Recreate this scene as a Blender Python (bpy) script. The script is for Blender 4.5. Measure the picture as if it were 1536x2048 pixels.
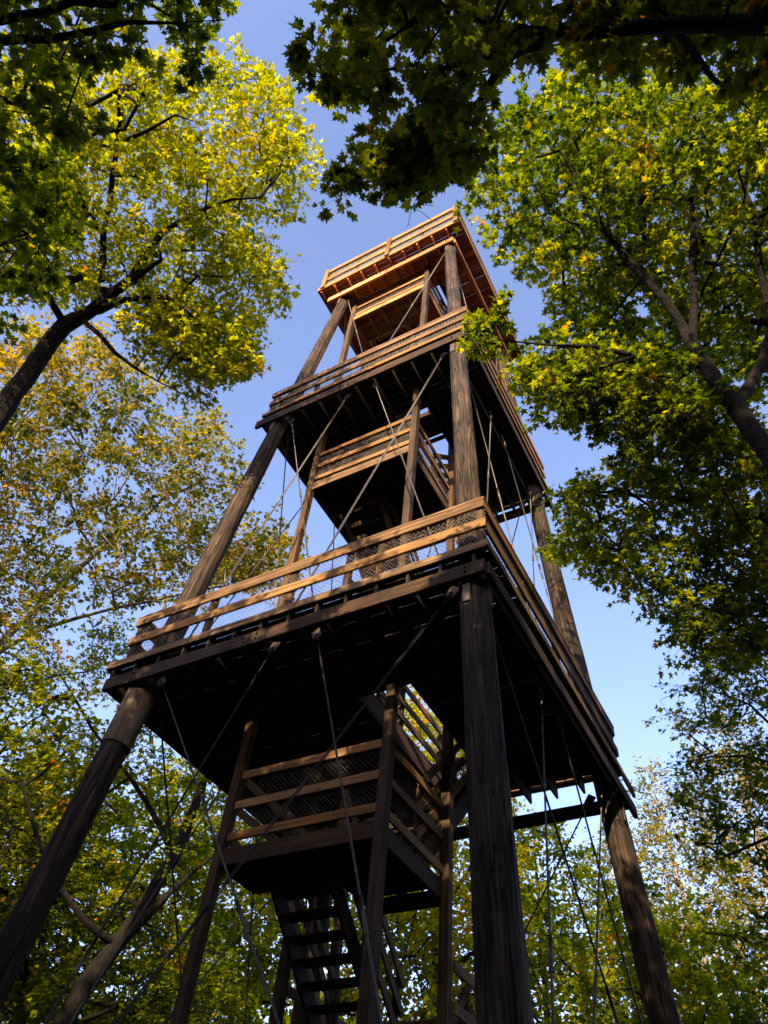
import bpy, math, random
import numpy as np
from mathutils import Vector, Matrix

for o in list(bpy.data.objects):
    bpy.data.objects.remove(o, do_unlink=True)
scene = bpy.context.scene
COL = scene.collection
rng = np.random.default_rng(7)
random.seed(7)

# ------------------------------------------------------------------ camera
CAM = np.array([5.451, -9.101, 1.60])
YAW, PITCH, ROLL, FPX = 0.5860, 0.8700, 0.1205, 1489.8      # FPX: focal length for a 1536 x 2048 frame
_f = np.array([-math.sin(YAW)*math.cos(PITCH), math.cos(YAW)*math.cos(PITCH), math.sin(PITCH)])
_r0 = np.array([math.cos(YAW), math.sin(YAW), 0.0])
_u0 = np.cross(_r0, _f)
CR = _r0*math.cos(ROLL)+_u0*math.sin(ROLL)
CU = -_r0*math.sin(ROLL)+_u0*math.cos(ROLL)
CF = _f
cd = bpy.data.cameras.new('camera')
cd.sensor_fit = 'AUTO'; cd.sensor_width = 36.0
cd.lens = FPX/2048*36.0
cd.clip_start = 0.05; cd.clip_end = 2000
cam = bpy.data.objects.new('camera', cd); COL.objects.link(cam)
cam.matrix_world = Matrix(((CR[0], CU[0], -CF[0], CAM[0]), (CR[1], CU[1], -CF[1], CAM[1]),
                           (CR[2], CU[2], -CF[2], CAM[2]), (0, 0, 0, 1)))
scene.camera = cam
scene.render.resolution_x = 768; scene.render.resolution_y = 1024

# ------------------------------------------------------------------ sky, sun, exposure
SUN_AZ = math.radians(168)      # compass style: from +Y towards +X
SUN_EL = math.radians(20)
SUN_DIR = Vector((math.sin(SUN_AZ)*math.cos(SUN_EL), math.cos(SUN_AZ)*math.cos(SUN_EL), math.sin(SUN_EL)))
w = bpy.data.worlds.new('World'); scene.world = w; w.use_nodes = True
nt = w.node_tree; nt.nodes.clear()
sky = nt.nodes.new('ShaderNodeTexSky'); sky.sky_type = 'NISHITA'; sky.sun_disc = False
sky.sun_elevation = SUN_EL; sky.sun_rotation = SUN_AZ
sky.altitude = 200; sky.air_density = 1.0; sky.dust_density = 2.2; sky.ozone_density = 1.8
bg = nt.nodes.new('ShaderNodeBackground'); bg.inputs['Strength'].default_value = 0.15
wo = nt.nodes.new('ShaderNodeOutputWorld')
wb = nt.nodes.new('ShaderNodeMix'); wb.data_type = 'RGBA'; wb.blend_type = 'MULTIPLY'; wb.inputs[0].default_value = 1.0
wb.inputs[7].default_value = (1.07, 0.94, 1.03, 1)      # white balance of the photograph
nt.links.new(sky.outputs[0], wb.inputs[6]); nt.links.new(wb.outputs[2], bg.inputs[0]); nt.links.new(bg.outputs[0], wo.inputs[0])
sl = bpy.data.lights.new('sun', 'SUN'); sl.energy = 5.0; sl.angle = math.radians(0.5); sl.color = (1.0, 0.76, 0.47)
sun = bpy.data.objects.new('sun', sl); COL.objects.link(sun)
sun.rotation_euler = (-SUN_DIR).to_track_quat('-Z', 'Y').to_euler()
vs = scene.view_settings
vs.view_transform = 'Standard'; vs.look = 'None'; vs.gamma = 1.0; vs.use_curve_mapping = False
vs.exposure = 1.8
cy = scene.cycles
cy.max_bounces = 5; cy.diffuse_bounces = 3; cy.glossy_bounces = 2; cy.transmission_bounces = 4; cy.transparent_max_bounces = 4

# ------------------------------------------------------------------ materials
def new_mat(name):
    m = bpy.data.materials.new(name); m.use_nodes = True
    t = m.node_tree; t.nodes.clear()
    return m, t, t.nodes, t.links

def ramp(N, stops):
    r = N.new('ShaderNodeValToRGB'); e = r.color_ramp.elements
    e[0].position, e[0].color = stops[0][0], (*stops[0][1], 1)
    e[1].position, e[1].color = stops[1][0], (*stops[1][1], 1)
    for p, c in stops[2:]:
        k = e.new(p); k.color = (*c, 1)
    return r

def wood(name, dark, mid, light, grain=(0.55, 16, 16), rough=0.8, bump=0.35, spread=0.55, crack=0.0):
    m, t, N, L = new_mat(name)
    out = N.new('ShaderNodeOutputMaterial'); b = N.new('ShaderNodeBsdfPrincipled')
    L.new(b.outputs[0], out.inputs[0])
    tc = N.new('ShaderNodeTexCoord'); oi = N.new('ShaderNodeObjectInfo')
    mul = N.new('ShaderNodeMath'); mul.operation = 'MULTIPLY'; mul.inputs[1].default_value = 53.0
    L.new(oi.outputs['Random'], mul.inputs[0])
    add = N.new('ShaderNodeVectorMath'); add.operation = 'ADD'
    L.new(tc.outputs['Object'], add.inputs[0]); L.new(mul.outputs[0], add.inputs[1])
    mp = N.new('ShaderNodeMapping'); mp.inputs['Scale'].default_value = grain
    L.new(add.outputs[0], mp.inputs['Vector'])
    n1 = N.new('ShaderNodeTexNoise'); n1.inputs['Scale'].default_value = 1.6; n1.inputs['Detail'].default_value = 4
    n1.inputs['Roughness'].default_value = 0.62; n1.inputs['Distortion'].default_value = 0.6
    L.new(mp.outputs[0], n1.inputs['Vector'])
    r1 = ramp(N, [(0.30, dark), (0.72, light), (0.5, mid)]); L.new(n1.outputs[0], r1.inputs[0])
    # weather blotches
    n2 = N.new('ShaderNodeTexNoise'); n2.inputs['Scale'].default_value = 1.7; n2.inputs['Detail'].default_value = 2
    L.new(add.outputs[0], n2.inputs['Vector'])
    r2 = ramp(N, [(0.35, (0.5, 0.5, 0.52)), (0.65, (1.12, 1.08, 1.0))]); L.new(n2.outputs[0], r2.inputs[0])
    mx = N.new('ShaderNodeMix'); mx.data_type = 'RGBA'; mx.blend_type = 'MULTIPLY'; mx.inputs[0].default_value = 0.75
    L.new(r1.outputs[0], mx.inputs[6]); L.new(r2.outputs[0], mx.inputs[7])
    # knots
    mk = N.new('ShaderNodeMapping'); mk.inputs['Scale'].default_value = (1.9, 7, 7) if grain[0] < 2 else (7, 7, 1.9)
    L.new(add.outputs[0], mk.inputs['Vector'])
    vo = N.new('ShaderNodeTexVoronoi'); vo.inputs['Scale'].default_value = 1.0; L.new(mk.outputs[0], vo.inputs['Vector'])
    rk = ramp(N, [(0.07, (0.25, 0.2, 0.18)), (0.16, (1, 1, 1))]); L.new(vo.outputs['Distance'], rk.inputs[0])
    mk2 = N.new('ShaderNodeMix'); mk2.data_type = 'RGBA'; mk2.blend_type = 'MULTIPLY'; mk2.inputs[0].default_value = 0.8
    L.new(mx.outputs[2], mk2.inputs[6]); L.new(rk.outputs[0], mk2.inputs[7])
    last = mk2.outputs[2]
    hgt = n1.outputs[0]
    if crack:
        mc = N.new('ShaderNodeMapping'); mc.inputs['Scale'].default_value = (5, 5, 0.28)
        L.new(add.outputs[0], mc.inputs['Vector'])
        nc = N.new('ShaderNodeTexNoise'); nc.inputs['Scale'].default_value = 2.6; nc.inputs['Detail'].default_value = 2
        nc.inputs['Distortion'].default_value = 0.3; L.new(mc.outputs[0], nc.inputs['Vector'])
        rc = ramp(N, [(0.455, (1, 1, 1)), (0.545, (1, 1, 1)), (0.5, (0, 0, 0)), (0.487, (0.12, 0.12, 0.12)), (0.513, (0.12, 0.12, 0.12))]); L.new(nc.outputs[0], rc.inputs[0])
        mc2 = N.new('ShaderNodeMix'); mc2.data_type = 'RGBA'; mc2.blend_type = 'MULTIPLY'; mc2.inputs[0].default_value = 0.9
        L.new(last, mc2.inputs[6]); L.new(rc.outputs[0], mc2.inputs[7]); last = mc2.outputs[2]
        mh = N.new('ShaderNodeMath'); mh.operation = 'MULTIPLY'; L.new(n1.outputs[0], mh.inputs[0]); L.new(rc.outputs[0], mh.inputs[1])
        hgt = mh.outputs[0]
    hs = N.new('ShaderNodeHueSaturation')
    mr = N.new('ShaderNodeMapRange'); mr.inputs['To Min'].default_value = 1-spread*0.6; mr.inputs['To Max'].default_value = 1+spread*0.6
    L.new(oi.outputs['Random'], mr.inputs['Value']); L.new(mr.outputs[0], hs.inputs['Value'])
    fr = N.new('ShaderNodeMath'); fr.operation = 'FRACT'; L.new(mul.outputs[0], fr.inputs[0])
    ms = N.new('ShaderNodeMapRange'); ms.inputs['To Min'].default_value = 0.86; ms.inputs['To Max'].default_value = 1.15
    L.new(fr.outputs[0], ms.inputs['Value']); L.new(ms.outputs[0], hs.inputs['Saturation'])
    L.new(last, hs.inputs['Color']); L.new(hs.outputs[0], b.inputs['Base Color'])
    bp = N.new('ShaderNodeBump'); bp.inputs['Strength'].default_value = bump; bp.inputs['Distance'].default_value = 0.02
    L.new(hgt, bp.inputs['Height']); L.new(bp.outputs[0], b.inputs['Normal'])
    b.inputs['Roughness'].default_value = rough; b.inputs['Specular IOR Level'].default_value = 0.2
    return m

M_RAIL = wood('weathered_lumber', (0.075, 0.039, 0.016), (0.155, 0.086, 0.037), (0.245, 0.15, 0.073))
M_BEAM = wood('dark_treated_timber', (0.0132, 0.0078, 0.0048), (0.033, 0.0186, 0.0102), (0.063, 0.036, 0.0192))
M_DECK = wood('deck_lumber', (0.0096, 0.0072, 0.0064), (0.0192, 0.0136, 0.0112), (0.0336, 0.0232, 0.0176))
M_RED_BOUNCE = wood('bounce_lit_red_lumber', (0.27, 0.09, 0.035), (0.45, 0.175, 0.068), (0.56, 0.25, 0.11))  # reddish wood; warm light bounced from below is put into its colour
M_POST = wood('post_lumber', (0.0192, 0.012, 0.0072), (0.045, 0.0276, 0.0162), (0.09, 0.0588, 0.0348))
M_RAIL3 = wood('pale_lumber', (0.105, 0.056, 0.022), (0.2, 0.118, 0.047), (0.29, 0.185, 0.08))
M_POLE = wood('pole_log', (0.008, 0.0052, 0.0036), (0.034, 0.0215, 0.0135), (0.10, 0.067, 0.042), grain=(20, 20, 0.55), bump=0.8, spread=0.25, crack=1.0)

def metal(name, col, rough=0.5, metallic=0.7):
    m, t, N, L = new_mat(name)
    out = N.new('ShaderNodeOutputMaterial'); b = N.new('ShaderNodeBsdfPrincipled'); L.new(b.outputs[0], out.inputs[0])
    n = N.new('ShaderNodeTexNoise'); n.inputs['Scale'].default_value = 9; n.inputs['Detail'].default_value = 6
    tc = N.new('ShaderNodeTexCoord'); L.new(tc.outputs['Object'], n.inputs['Vector'])
    r = ramp(N, [(0.35, tuple(c*0.55 for c in col)), (0.65, col)]); L.new(n.outputs[0], r.inputs[0])
    L.new(r.outputs[0], b.inputs['Base Color']); b.inputs['Roughness'].default_value = rough; b.inputs['Metallic'].default_value = metallic
    return m
M_ROD = metal('galvanised_rod', (0.072, 0.063, 0.057), 0.5, 0.4)
M_PLATE = metal('rusty_plate', (0.075, 0.052, 0.04), 0.6, 0.5)
M_WIRE = metal('fence_wire', (0.156, 0.138, 0.12), 0.5, 0.4)

def bark_mat(name, dark, light, scale=(6, 6, 1.2)):
    m, t, N, L = new_mat(name)
    out = N.new('ShaderNodeOutputMaterial'); b = N.new('ShaderNodeBsdfPrincipled'); L.new(b.outputs[0], out.inputs[0])
    tc = N.new('ShaderNodeTexCoord'); mp = N.new('ShaderNodeMapping'); mp.inputs['Scale'].default_value = scale
    L.new(tc.outputs['Object'], mp.inputs['Vector'])
    n = N.new('ShaderNodeTexNoise'); n.inputs['Scale'].default_value = 2.5; n.inputs['Detail'].default_value = 4; n.inputs['Roughness'].default_value = 0.65
    L.new(mp.outputs[0], n.inputs['Vector'])
    r = ramp(N, [(0.38, dark), (0.66, light)]); L.new(n.outputs[0], r.inputs[0]); L.new(r.outputs[0], b.inputs['Base Color'])
    bp = N.new('ShaderNodeBump'); bp.inputs['Strength'].default_value = 1.0; bp.inputs['Distance'].default_value = 0.06
    L.new(n.outputs[0], bp.inputs['Height']); L.new(bp.outputs[0], b.inputs['Normal'])
    b.inputs['Roughness'].default_value = 0.9; b.inputs['Specular IOR Level'].default_value = 0.15
    return m
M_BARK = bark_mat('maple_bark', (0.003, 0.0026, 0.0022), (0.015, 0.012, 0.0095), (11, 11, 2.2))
M_BIRCH = bark_mat('birch_bark', (0.096, 0.078, 0.06), (0.252, 0.222, 0.18), (3, 3, 5))

def leaf_mat(name, stops, transl=0.58):
    m, t, N, L = new_mat(name)
    out = N.new('ShaderNodeOutputMaterial')
    at_ = N.new('ShaderNodeAttribute'); at_.attribute_name = 'tint'
    r = ramp(N, stops); L.new(at_.outputs['Fac'], r.inputs[0])
    d = N.new('ShaderNodeBsdfDiffuse')
    tr = N.new('ShaderNodeBsdfTranslucent')
    hs = N.new('ShaderNodeHueSaturation'); hs.inputs['Value'].default_value = 1.9; hs.inputs['Saturation'].default_value = 1.1; hs.inputs['Hue'].default_value = 0.485
    L.new(r.outputs[0], hs.inputs['Color']); L.new(r.outputs[0], d.inputs['Color']); L.new(hs.outputs[0], tr.inputs['Color'])
    mx = N.new('ShaderNodeMixShader'); mx.inputs[0].default_value = transl
    L.new(d.outputs[0], mx.inputs[1]); L.new(tr.outputs[0], mx.inputs[2]); L.new(mx.outputs[0], out.inputs[0])
    return m
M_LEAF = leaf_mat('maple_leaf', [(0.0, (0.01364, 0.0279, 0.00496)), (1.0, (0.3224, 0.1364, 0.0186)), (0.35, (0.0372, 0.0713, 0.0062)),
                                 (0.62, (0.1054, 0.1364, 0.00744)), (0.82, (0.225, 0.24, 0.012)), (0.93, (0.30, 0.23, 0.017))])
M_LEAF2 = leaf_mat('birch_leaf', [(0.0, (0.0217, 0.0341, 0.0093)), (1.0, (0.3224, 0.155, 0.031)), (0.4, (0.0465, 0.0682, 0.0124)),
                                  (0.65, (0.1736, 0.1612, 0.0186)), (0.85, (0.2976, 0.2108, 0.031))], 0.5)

m, t, N, L = new_mat('forest_floor')
out = N.new('ShaderNodeOutputMaterial'); b = N.new('ShaderNodeBsdfPrincipled'); L.new(b.outputs[0], out.inputs[0])
n = N.new('ShaderNodeTexNoise'); n.inputs['Scale'].default_value = 3.0; n.inputs['Detail'].default_value = 10
v = N.new('ShaderNodeTexVoronoi'); v.inputs['Scale'].default_value = 14
tc = N.new('ShaderNodeTexCoord'); L.new(tc.outputs['Object'], n.inputs['Vector']); L.new(tc.outputs['Object'], v.inputs['Vector'])
r = ramp(N, [(0.35, (0.02, 0.015, 0.01)), (0.7, (0.07, 0.045, 0.02))]); L.new(n.outputs[0], r.inputs[0])
mx = N.new('ShaderNodeMix'); mx.data_type = 'RGBA'; mx.blend_type = 'MULTIPLY'; mx.inputs[0].default_value = 0.5
L.new(r.outputs[0], mx.inputs[6]); L.new(v.outputs['Color'], mx.inputs[7]); L.new(mx.outputs[2], b.inputs['Base Color'])
b.inputs['Roughness'].default_value = 0.95
M_GROUND = m

# ------------------------------------------------------------------ helpers
def link(name, me, parent=None, mat=None):
    o = bpy.data.objects.new(name, me); COL.objects.link(o)
    if parent is not None: o.parent = parent
    if mat is not None and me is not None and not me.materials: me.materials.append(mat)
    return o

def tag(o, label, cat, group=None):
    o['label'] = label; o['category'] = cat
    if group: o['group'] = group

def chamfer_box(L_, W_, H_, c):
    """box centred on the origin with chamfered edges: 24 vertices, 44 triangles"""
    hx, hy, hz = L_/2, W_/2, H_/2
    V = []; idx = {}
    for sx in (-1, 1):
        for sy in (-1, 1):
            for sz in (-1, 1):
                for ax in range(3):
                    p = [sx*(hx-c), sy*(hy-c), sz*(hz-c)]
                    p[ax] = (sx*hx, sy*hy, sz*hz)[ax]
                    idx[(sx, sy, sz, ax)] = len(V); V.append(p)
    F = []
    S = (-1, 1)
    for s in S:
        F.append([idx[(s, a, b_, 0)] for a, b_ in ((-1, -1), (1, -1), (1, 1), (-1, 1))][::s])
        F.append([idx[(a, s, b_, 1)] for a, b_ in ((-1, -1), (-1, 1), (1, 1), (1, -1))][::s])
        F.append([idx[(a, b_, s, 2)] for a, b_ in ((-1, -1), (1, -1), (1, 1), (-1, 1))][::s])
    for s1 in S:
        for s2 in S:
            q = [idx[(s1, s2, -1, 0)], idx[(s1, s2, -1, 1)], idx[(s1, s2, 1, 1)], idx[(s1, s2, 1, 0)]]; F.append(q[::s1*s2])
            q = [idx[(s1, -1, s2, 2)], idx[(s1, -1, s2, 0)], idx[(s1, 1, s2, 0)], idx[(s1, 1, s2, 2)]]; F.append(q[::s1*s2])
            q = [idx[(-1, s1, s2, 1)], idx[(-1, s1, s2, 2)], idx[(1, s1, s2, 2)], idx[(1, s1, s2, 1)]]; F.append(q[::s1*s2])
    for sx in S:
        for sy in S:
            for sz in S:
                F.append([idx[(sx, sy, sz, a)] for a in range(3)][::sx*sy*sz])
    return V, F

_cache = {}
def frame_of(p0, p1, up):
    x = (p1-p0); Ln = x.length; x = x/Ln
    z = Vector(up); z = z - x*z.dot(x); z.normalize(); y = z.cross(x)
    M = Matrix((x, y, z)).transposed().to_4x4(); M.translation = (p0+p1)/2
    return M, Ln

def board(parent, name, p0, p1, h, t, mat, up=(0, 0, 1), jit=0.0):
    """a sawn board from p0 to p1 (centre line), h high along up, t thick"""
    p0 = Vector(p0); p1 = Vector(p1)
    if jit:
        p0 = p0+Vector([random.uniform(-jit, jit) for _ in range(3)]); p1 = p1+Vector([random.uniform(-jit, jit) for _ in range(3)])
    M, Ln = frame_of(p0, p1, up)
    key = (round(Ln, 2), h, t, mat.name)
    if key not in _cache:
        me = bpy.data.meshes.new(name); V, F = chamfer_box(round(Ln, 2), t, h, min(0.006, t*0.2))
        me.from_pydata(V, [], F); me.materials.append(mat); _cache[key] = me
    o = link(name, _cache[key], parent); o.matrix_basis = M
    return o

def tube_arrays(pts, rad, sides):
    """rings swept along a polyline"""
    pts = np.asarray(pts, float); n = len(pts)
    T = np.gradient(pts, axis=0); T /= np.linalg.norm(T, axis=1)[:, None]+1e-9
    ref = np.array([0.31, 0.17, 0.93]) if abs(T[0] @ np.array([0.31, 0.17, 0.93])) < 0.9 else np.array([1.0, 0, 0])
    A = np.cross(T, ref); A /= np.linalg.norm(A, axis=1)[:, None]+1e-9
    B = np.cross(T, A)
    th = np.linspace(0, 2*np.pi, sides, endpoint=False)
    V = pts[:, None, :]+np.asarray(rad)[:, None, None]*(np.cos(th)[None, :, None]*A[:, None, :]+np.sin(th)[None, :, None]*B[:, None, :])
    V = V.reshape(-1, 3)
    i = np.arange(n-1)[:, None]*sides; j = np.arange(sides)[None, :]; k = (j+1) % sides
    F = np.stack([i+j, i+k, i+sides+k, i+sides+j], -1).reshape(-1, 4)
    return V, F

def mesh_np(name, V, loops, sizes, smooth=True):
    me = bpy.data.meshes.new(name)
    loops = np.asarray(loops, np.int32).ravel(); sizes = np.asarray(sizes, np.int32)
    me.vertices.add(len(V)); me.vertices.foreach_set('co', np.asarray(V, np.float32).ravel())
    me.loops.add(len(loops)); me.loops.foreach_set('vertex_index', loops)
    me.polygons.add(len(sizes)); st = np.zeros(len(sizes), np.int32); st[1:] = np.cumsum(sizes)[:-1]
    me.polygons.foreach_set('loop_start', st)
    me.polygons.foreach_set('loop_total', sizes)
    if smooth: me.polygons.foreach_set('use_smooth', np.ones(len(sizes), bool))
    me.update(calc_edges=True)
    return me

def rod(parent, name, p0, p1, r, mat, sides=8):
    p0 = Vector(p0); p1 = Vector(p1); M, Ln = frame_of(p0, p1, (0.3, 0.2, 0.9))
    key = ('rod', round(Ln, 2), r, mat.name, sides)
    if key not in _cache:
        V, F = tube_arrays([(-Ln/2, 0, 0), (0, 0, 0), (Ln/2, 0, 0)], [r]*3, sides)
        n = len(V); caps = [list(range(sides)), list(range(n-sides, n))[::-1]]
        me = mesh_np(name, V, list(F.ravel())+caps[0]+caps[1], [4]*len(F)+[sides]*2); me.materials.append(mat)
        _cache[key] = me
    o = link(name, _cache[key], parent); o.matrix_basis = M
    return o

def at(px, py, d):
    """the point d metres from the camera along the sight line of pixel (px, py) of the 1536 x 2048 photograph"""
    v = CF+CR*((px-768)/FPX)+CU*((1024-py)/FPX)
    return CAM+v/np.linalg.norm(v)*d

# ------------------------------------------------------------------ ground
g = 160
gv = []; gf = []
GN = 60
for i in range(GN+1):
    for j in range(GN+1):
        x = -g+2*g*i/GN; y = -g+2*g*j/GN
        gv.append((x, y, 0.05*math.sin(x*0.9)*math.cos(y*0.7)-0.05))
for i in range(GN):
    for j in range(GN):
        a = i*(GN+1)+j; gf.append((a, a+GN+1, a+GN+2, a+1))
me = bpy.data.meshes.new('ground'); me.from_pydata(gv, [], gf)
ground = link('ground', me, None, M_GROUND); ground['kind'] = 'structure'

# ------------------------------------------------------------------ observation tower
def hp(z): return 3.285-0.06301*z          # half spacing of the four leaning poles at height z

tower = bpy.data.objects.new('observation_tower', None); COL.objects.link(tower)
tag(tower, 'tall wooden observation tower with leaning log poles, railed platforms and rod bracing', 'tower')

def pole(sx, sy, seed):
    z0, z1 = -0.3, 23.75
    p0 = Vector((sx*hp(z0), sy*hp(z0), z0)); p1 = Vector((sx*hp(z1), sy*hp(z1), z1))
    d = (p1-p0).normalized(); Ln = (p1-p0).length
    r_ = np.random.default_rng(seed); n = 90; S = 26
    th = np.linspace(0, 2*np.pi, S, endpoint=False)
    V = []
    ph = r_.uniform(0, 6.28, 6)
    wob = np.cumsum(r_.normal(0, 0.0022, (n+1, S)), axis=0)
    wob -= np.linspace(0, 1, n+1)[:, None]*wob[-1]
    ridge = r_.normal(0, 0.0035, S)
    for i in range(n+1):
        tt = i/n; rad = 0.215-0.062*tt
        lob = 0.006*np.cos(2*th+ph[0]+tt*3)+0.004*np.cos(3*th+ph[1]-tt*4)
        rr = rad+lob+wob[i]+ridge+r_.normal(0, 0.0012, S)
        cx = 0.012*math.sin(tt*5+ph[2]); cy = 0.012*math.sin(tt*4+ph[3])
        V.append(np.stack([cx+rr*np.cos(th), cy+rr*np.sin(th), np.full(S, tt*Ln)], 1))
    V = np.concatenate(V)
    i = np.arange(n)[:, None]*S; j = np.arange(S)[None, :]; k = (j+1) % S
    F = np.stack([i+j, i+k, i+S+k, i+S+j], -1).reshape(-1, 4)
    me = mesh_np('pole', V, list(F.ravel())+list(range(n*S, n*S+S)), [4]*len(F)+[S]); me.materials.append(M_POLE)
    o = link('pole', me, tower)
    q = Vector((0, 0, 1)).rotation_difference(d); o.matrix_basis = Matrix.Translation(p0) @ q.to_matrix().to_4x4()
    return o
poles = {}
for k, (sx, sy) in enumerate(((-1, -1), (1, -1), (1, 1), (-1, 1))):
    poles[(sx, sy)] = pole(sx, sy, 20+k)

def ring_mesh(name, boxes, mat, parent):
    V = []; F = []
    for p0, p1, h, t_ in boxes:
        M, Ln = frame_of(Vector(p0), Vector(p1), (0, 0, 1)); v, f = chamfer_box(Ln, t_, h, 0.006)
        b0 = len(V); V += [tuple(M @ Vector(q)) for q in v]; F += [[a+b0 for a in q] for q in f]
    me = bpy.data.meshes.new(name); me.from_pydata(V, [], F); me.materials.append(mat)
    return link(name, me, parent)

def wire_panel(parent, A, B, z0, z1, cell=0.055, r=0.0028):
    """chain-link netting between two points, straight crossing wires with a twist at every crossing"""
    A = np.array(A, float); B = np.array(B, float); d = B-A; Ln = np.linalg.norm(d); d /= Ln; H = z1-z0
    nrm = np.array([-d[1], d[0], 0.0])
    V = []; F = []; base = 0
    for s in (-1, 1):
        x = -H
        while x < Ln+H:
            a0, a1 = (x, x+H) if s > 0 else (x+H, x)
            t0, t1 = 0.0, 1.0
            # clip to 0..Ln
            def cl(tv, lo):
                return (lo-a0)/(a1-a0)
            if s > 0:
                t0 = max(0, cl(0, 0)); t1 = min(1, cl(0, Ln))
            else:
                t0 = max(0, cl(0, Ln)); t1 = min(1, cl(0, 0))
            if t1-t0 > 0.03:
                P = [A+d*(a0+(a1-a0)*t_)+np.array([0, 0, z0+H*t_])+nrm*s*0.002 for t_ in (t0, t1)]
                v, f = tube_arrays(P, [r, r], 3); V.append(v); F.append(f+base); base += len(v)
            x += cell*1.414
    V = np.concatenate(V); F = np.concatenate(F)
    me = mesh_np('wire_netting', V, F.ravel(), [4]*len(F)); me.materials.append(M_WIRE)
    o = link('wire_netting', me, parent); o['kind'] = 'stuff'
    return o

def deck(parent, x0, x1, y0, y1, z, hole, mat, wid=0.138, gap=0.009, th=0.04):
    """boards along x, cut round the stair opening, butt-jointed in staggered lengths"""
    y = y0
    while y < y1-0.03:
        yc = y+wid/2; spans = [(x0, x1)]
        if hole and hole[2]-0.02 < yc < hole[3]+0.02:
            spans = [(x0, hole[0]), (hole[1], x1)]
        for a, b_ in spans:
            cuts = [a]
            if b_-a > 3.4: cuts.append(a+(b_-a)*random.choice((0.33, 0.45, 0.55, 0.66)))
            cuts.append(b_)
            for c0, c1 in zip(cuts[:-1], cuts[1:]):
                e = random.uniform(-0.012, 0.012)
                board(parent, 'deck_board', (c0+0.003, yc, z-th/2), (c1-0.003+(e if c1 == x1 else 0), yc, z-th/2+random.uniform(-0.002, 0.002)), wid-random.choice((0, 0, 0.003, 0.008)), th, mat, up=(0, 1, 0))
        y += wid+random.choice((0.006, 0.008, 0.010, 0.012, 0.026) if z < 12 else (0.003, 0.004, 0.005, 0.007, 0.010))

def guard(parent, A, B, zb, rails, mat, nposts, post_h, out, cap=True, net=0.0028, post=0.09, zpost=None, rt=0.038):
    """guard rail from A to B (xy): posts, horizontal boards on the outer side, netting behind them"""
    A = np.array(A, float); B = np.array(B, float); out = np.array(out, float)[:2]
    for i in range(nposts):
        f_ = i/(nposts-1) if nposts > 1 else 0
        c = A+(B-A)*(0.015+0.97*f_)-out*(post/2+rt/2+0.003)
        zb2 = zb if zpost is None else zpost
        board(parent, 'rail_post', (c[0], c[1], zb2), (c[0], c[1], zb+post_h), post, post, M_POST, up=(out[0], out[1], 0))
    for z, h in rails:
        j = 0.009
        board(parent, 'guard_rail', (A[0], A[1], z), (B[0], B[1], z), h, rt, mat, jit=j)
    if cap:
        z = rails[-1][0]+rails[-1][1]/2+0.021
        c0 = A-out*0.05; c1 = B-out*0.05
        board(parent, 'cap_rail', (c0[0], c0[1], z), (c1[0], c1[1], z), 0.036, 0.14, mat, jit=0.004)
    if net:
        o2 = -out*0.03
        wire_panel(parent, (A[0]+o2[0], A[1]+o2[1], 0), (B[0]+o2[0], B[1]+o2[1], 0), zb+0.04, rails[-1][0], r=float(net))

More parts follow.
